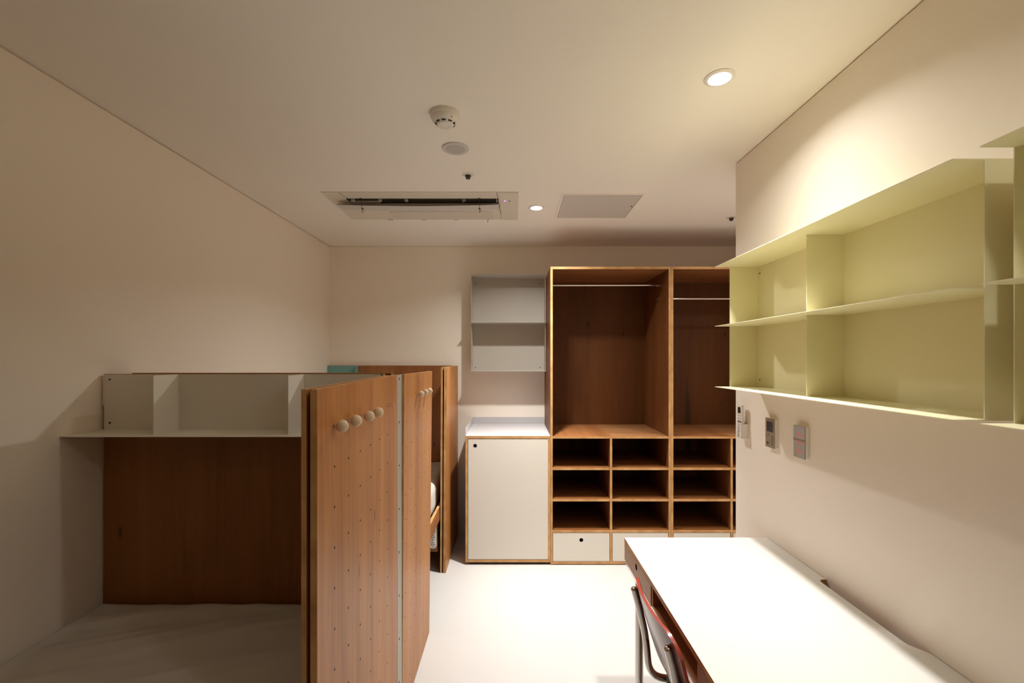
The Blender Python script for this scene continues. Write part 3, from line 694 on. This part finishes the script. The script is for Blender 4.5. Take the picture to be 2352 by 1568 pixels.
# screen at the far bed
t = thing('plywood_screen', 'narrow double plywood screen standing between far bed and low cabinet', 'screen', (-0.465, 3.4, 0))
leaf('outer_leaf', -0.4590, 0.0175, 3.092, 3.765, Z(-0.0600), Z(-0.0590), xtopa=0.006, xtopb=0.0, parent=t, zlow=0.001)
leaf('inner_leaf', -0.4855, 0.0125, 3.094, 3.765, Z(-0.0605), Z(-0.0590), xtopa=0.006, xtopb=0.0, parent=t, zlow=0.001)

# ------------------------------------------------------------------ steel shelves at the bed heads
t = thing('steel_bed_shelf', 'pale grey steel shelf with upright dividers fixed to the near headboard', 'shelf', (-1.0, 1.70, Z(-0.266)))
S = 0.002; hy = 1.700
box('back_plate', (-1.527, -0.4965), (hy - S, hy - 0.0002), (Z(-0.266), Z(-0.0592)), M['bedsteel'], t)
box('shelf_board', (XL + 0.001, -0.4965), (1.545, hy - S), (Z(-0.267), Z(-0.265)), M['bedsteel'], t)
for X in (-1.2515, -0.7835): box('divider', (X, X + S), (1.580, hy - S), (Z(-0.265), Z(-0.0592)), M['bedsteel'], t)
for z in (-0.0785, -0.240): screw(t, (-1.506, hy - S, Z(z)), 1, -1, 0.004)
t = thing('steel_bed_shelf', 'turquoise steel shelf fixed to the far headboard in the corner', 'shelf', (-1.4, 3.77, Z(-0.266)))
hy = 3.770
box('back_plate', (XL + 0.002, -1.285), (hy - S, hy - 0.0002), (Z(-0.266), Z(-0.0600)), M['turquoise'], t)
box('shelf_board', (XL + 0.002, -1.285), (3.615, hy - S), (Z(-0.267), Z(-0.265)), M['turquoise'], t)
box('divider', (-1.2875, -1.2855), (3.700, hy - S), (Z(-0.265), Z(-0.0600)), M['turquoise'], t)
screw(t, (-1.518, hy - S, Z(-0.0800)), 1, -1, 0.004, 'whitesteel')

# power strip under the far bed
t = thing('power_strip', 'white power strip with round sockets under the far bed', 'power strip', (-0.549, 3.25, 0.27))
bm = bmesh.new()
bx = -0.549
add_prism(bm, rounded(0.050, 0.212, 0.022), lambda u, v: Vector((bx + u, 3.100, 0.268 + v)), lambda u, v: Vector((bx + u, 3.126, 0.268 + v)))
obj('housing', bm, M['plastic'], t, bevel=0.002)
for k in range(4):
    zc2 = 0.190 + k * 0.048
    bm = bmesh.new(); add_lathe(bm, (0, 0, 0), [(0.0205, 0.0012), (0.0205, 0), (0.0180, 0), (0.0170, 0.0012)])
    for v in bm.verts: v.co = Vector((bx + v.co.x, 3.0988 + v.co.z, zc2 + v.co.y))
    s_ = obj('socket', bm, M['greyplastic'], t, smooth='auto')
    bm = bmesh.new()
    for a in (-0.006, 0.006): add_cyl(bm, (bx + a, 3.0985, zc2), 0.0030, 0.0012, 1, 10)
    for a in (-0.0145, 0.0145): add_box(bm, (bx - 0.0025, bx + 0.0025), (3.0985, 3.0998), (zc2 + a - 0.002, zc2 + a + 0.002))
    obj('pin_holes', bm, M['black'], s_)
board('strip_mount', (-0.580, -0.520), (3.127, 3.140), (0.13, 0.379), t)

# ------------------------------------------------------------------ desk
DX, DY1, DY0, DZ = 0.4700, 1.926, 0.36, Z(-0.7575)
t = thing('desk', 'long white topped desk with drawers and chrome legs along the right wall', 'desk', (0.77, 1.15, 0))
# desktop with a rounded cable notch along the wall edge
ny0, ny1, nx = 1.160, 1.560, 1.044; XW = XR - 0.0015; rr = 0.018
outline = [(DX, DY0), (XW, DY0), (XW, ny0)]
for k in range(1, 8):
    a = math.radians(90 * k / 8); outline.append((XW - (XW - nx) * (0.5 - 0.5 * math.cos(math.pi * k / 8)), ny0 + 0.055 * k / 8))
outline += [(nx, ny0 + 0.055), (nx, ny1 - rr)]
for k in range(1, 7):
    a = math.radians(90 * k / 6); outline.append((nx + rr - rr * math.cos(a), ny1 - rr + rr * math.sin(a)))
outline += [(XW, ny1), (XW, DY1), (DX, DY1)]
bm = bmesh.new()
add_prism(bm, outline, lambda u, v: Vector((u, v, DZ - 0.017)), lambda u, v: Vector((u, v, DZ)), mi=1, mi_cap=0)
obj('desktop', bm, [M['desk'], EDGE[2]], t, bevel=0.0006)
bz0, bz1 = DZ - 0.092, DZ - 0.017
board('underframe_board', (DX + 0.004, 1.04), (DY0 + 0.01, DY1 - 0.001), (bz0, bz0 + 0.010), t, grain=1)
for y in (DY0 + 0.01, 0.775, 1.150, 1.545, DY1 - 0.013):
    board('partition', (DX + 0.004, 1.04), (y, y + 0.012), (bz0 + 0.010, bz1), t)
board('rear_board', (1.04, 1.052), (DY0 + 0.01, DY1 - 0.001), (bz0, bz1), t, grain=1)
for ya, yb in ((1.558, 1.9250), (0.790, 1.163)):
    ym = (ya + yb) / 2; a, b, z0, z1 = ya, yb, bz0 + 0.001, bz1 - 0.002
    bm = bmesh.new(); holed_plate(bm, lambda u, v, w: Vector((DX + 0.0005 + 0.012 * w if True else 0, u, v)), [ym], [z1 - 0.022], 0.0125, (a, b), (z0, z1), n=24)
    d = obj('drawer', bm, [DESKWOOD, EDGE[0], M['black']], t)
    bm = bmesh.new()
    add_box(bm, (DX + 0.016, 1.00), (a + 0.008, a + 0.016), (z0 + 0.012, z1 - 0.01)); add_box(bm, (DX + 0.016, 1.00), (b - 0.022, b - 0.014), (z0 + 0.012, z1 - 0.01))
    add_box(bm, (DX + 0.016, 1.00), (a + 0.016, b - 0.022), (z0 + 0.012, z0 + 0.017))
    obj('drawer_box', bm, DARKWOOD, d)
zr = bz0 - 0.006
bm = bmesh.new()
for a, b in (((DX + 0.006, DX + 0.024), (DY0 + 0.02, DY1 - 0.002)), ((1.030, 1.048), (DY0 + 0.02, DY1 - 0.002)), ((DX + 0.024, 1.030), (DY1 - 0.020, DY1 - 0.002)), ((DX + 0.024, 1.030), (DY0 + 0.02, DY0 + 0.038))):
    add_box(bm, a, b, (zr - 0.018, zr + 0.0055))
obj('steel_frame', bm, M['chrome'], t, bevel=0.002)
for X in (DX + 0.021, 1.036):
    for y in (1.775, 0.50):
        bm = bmesh.new(); add_cyl(bm, (X, y, 0.0), 0.0155, zr - 0.018, 2, 28); obj('leg', bm, M['chrome'], t, smooth='auto')

# ------------------------------------------------------------------ chair
t = thing('chair', 'red plywood chair on chrome tubes pushed in at the desk', 'chair', (0.62, 1.31, 0))
yc, hw = 1.318, 0.188
def back_pt(u, v):        # u along Y (-1..1), v 0 top .. 1 bottom
    x = 0.3835 + 0.026 * abs(u) ** 2.2 + (0.064 - 0.010 * abs(u)) * v ** 1.15
    z = Z(-0.703) - 0.205 * v
    return Vector((x, yc + hw * u, z))
bm = bmesh.new(); NU, NV = 36, 16
def rr_map(i, j):         # square grid mapped into a rounded rectangle
    a, b = i / NU * 2 - 1, j / NV * 2 - 1
    W_, H_, R_ = 0.188, 0.1025, 0.055
    x, y = a * W_, b * H_
    ex, ey = abs(x) - (W_ - R_), abs(y) - (H_ - R_)
    if ex > 0 and ey > 0:
        m = max(ex, ey); l = math.hypot(ex, ey); k = m / l
        x = math.copysign(W_ - R_ + ex * k, x); y = math.copysign(H_ - R_ + ey * k, y)
    return x / W_, y / H_ * 0.5 + 0.5
F = [[None] * (NV + 1) for _ in range(NU + 1)]; B = [[None] * (NV + 1) for _ in range(NU + 1)]
for i in range(NU + 1):
    for j in range(NV + 1):
        u, v = rr_map(i, j); p = back_pt(u, v)
        du = back_pt(u + 0.01, v) - p; dv = back_pt(u, v + 0.01) - p; n_ = du.cross(dv).normalized()
        if n_.x < 0: n_ = -n_
        F[i][j] = bm.verts.new(p + n_ * 0.0045); B[i][j] = bm.verts.new(p - n_ * 0.0045)
for i in range(NU):
    for j in range(NV):
        f = bm.faces.new([F[i][j], F[i + 1][j], F[i + 1][j + 1], F[i][j + 1]]); f.material_index = 0
        f = bm.faces.new([B[i][j], B[i][j + 1], B[i + 1][j + 1], B[i + 1][j]]); f.material_index = 1
lo = [(i, 0) for i in range(NU)] + [(NU, j) for j in range(NV)] + [(i, NV) for i in range(NU, 0, -1)] + [(0, j) for j in range(NV, 0, -1)]
for k in range(len(lo)):
    (i, j), (a, b) = lo[k], lo[(k + 1) % len(lo)]
    f = bm.faces.new([F[i][j], B[i][j], B[a][b], F[a][b]]); f.material_index = 2
back = obj('backrest', bm, [M['chairface'], M['chairback'], M['chairedge']], t, smooth='auto')
for y in (yc - 0.145, yc + 0.150):
    bm = bmesh.new(); add_sphere(bm, (0.4075, y, Z(-0.745)), 0.0055, seg=12); obj('rivet', bm, M['chrome'], back, smooth=True)
# seat
bm = bmesh.new(); ns = rounded(0.40, 0.40, 0.06, 8)
def seat_z(u): return 0.438 + 0.010 * (abs(u) / 0.2) ** 2.5
def add_seat(bm):
    NS_ = 24
    def m2(i, j):
        x, y = (i / NS_ * 2 - 1) * 0.2, (j / NS_ * 2 - 1) * 0.2; R_ = 0.06
        ex, ey = abs(x) - (0.2 - R_), abs(y) - (0.2 - R_)
        if ex > 0 and ey > 0:
            k = max(ex, ey) / math.hypot(ex, ey); x = math.copysign(0.2 - R_ + ex * k, x); y = math.copysign(0.2 - R_ + ey * k, y)
        z = 0.440 + 0.012 * (y / 0.2) ** 2 - 0.018 * max(0, (x - 0.1) / 0.1) ** 2
        return Vector((0.700 + x, yc + y, z))
    T_ = [[bm.verts.new(m2(i, j) + Vector((0, 0, 0.010))) for j in range(NS_ + 1)] for i in range(NS_ + 1)]
    U_ = [[bm.verts.new(m2(i, j)) for j in range(NS_ + 1)] for i in range(NS_ + 1)]
    for i in range(NS_):
        for j in range(NS_):
            bm.faces.new([T_[i][j], T_[i + 1][j], T_[i + 1][j + 1], T_[i][j + 1]]); f = bm.faces.new([U_[i][j], U_[i][j + 1], U_[i + 1][j + 1], U_[i + 1][j]]); f.material_index = 1
    l2 = [(i, 0) for i in range(NS_)] + [(NS_, j) for j in range(NS_)] + [(i, NS_) for i in range(NS_, 0, -1)] + [(0, j) for j in range(NS_, 0, -1)]
    for k in range(len(l2)):
        (i, j), (a, b) = l2[k], l2[(k + 1) % len(l2)]
        f = bm.faces.new([T_[i][j], U_[i][j], U_[a][b], T_[a][b]]); f.material_index = 2
add_seat(bm)
obj('seat', bm, [M['chairface'], M['chairback'], M['chairedge']], t, smooth='auto')
TR = 0.0112
for y in (yc - 0.150, yc + 0.152):
    bm = bmesh.new()
    xo_ = 0.391 if y > yc else 0.397
    path = [(xo_, y, Z(-0.745)), (xo_ + 0.015, y, Z(-0.800)), (0.428, y, 0.560), (0.440, y, 0.425), (0.840, y, 0.425), (0.875, y, TR), (0.430, y, TR)]
    pp = fillet(path[:3] + path[3:], 0.075, 10)
    add_tube(bm, pp, TR, 18)
    o_ = obj('tube_frame', bm, M['chrome'], t, smooth='auto')
    bm = bmesh.new(); add_sphere(bm, (xo_, y, Z(-0.745)), TR, seg=16, sq=0.7); obj('end_cap', bm, M['chrome'], o_, smooth=True)
bm = bmesh.new(); add_tube(bm, [(0.430, yc - 0.150, TR), (0.430, yc + 0.152, TR)], TR, 16); obj('floor_crossbar', bm, M['chrome'], t, smooth='auto')
for y in (yc - 0.125, yc + 0.127):
    for X in (0.505, 0.79):
        bm = bmesh.new(); add_cyl(bm, (X, y, 0.4245), 0.018, 0.014, 2, 18); obj('seat_mount', bm, M['black'], t, smooth='auto')
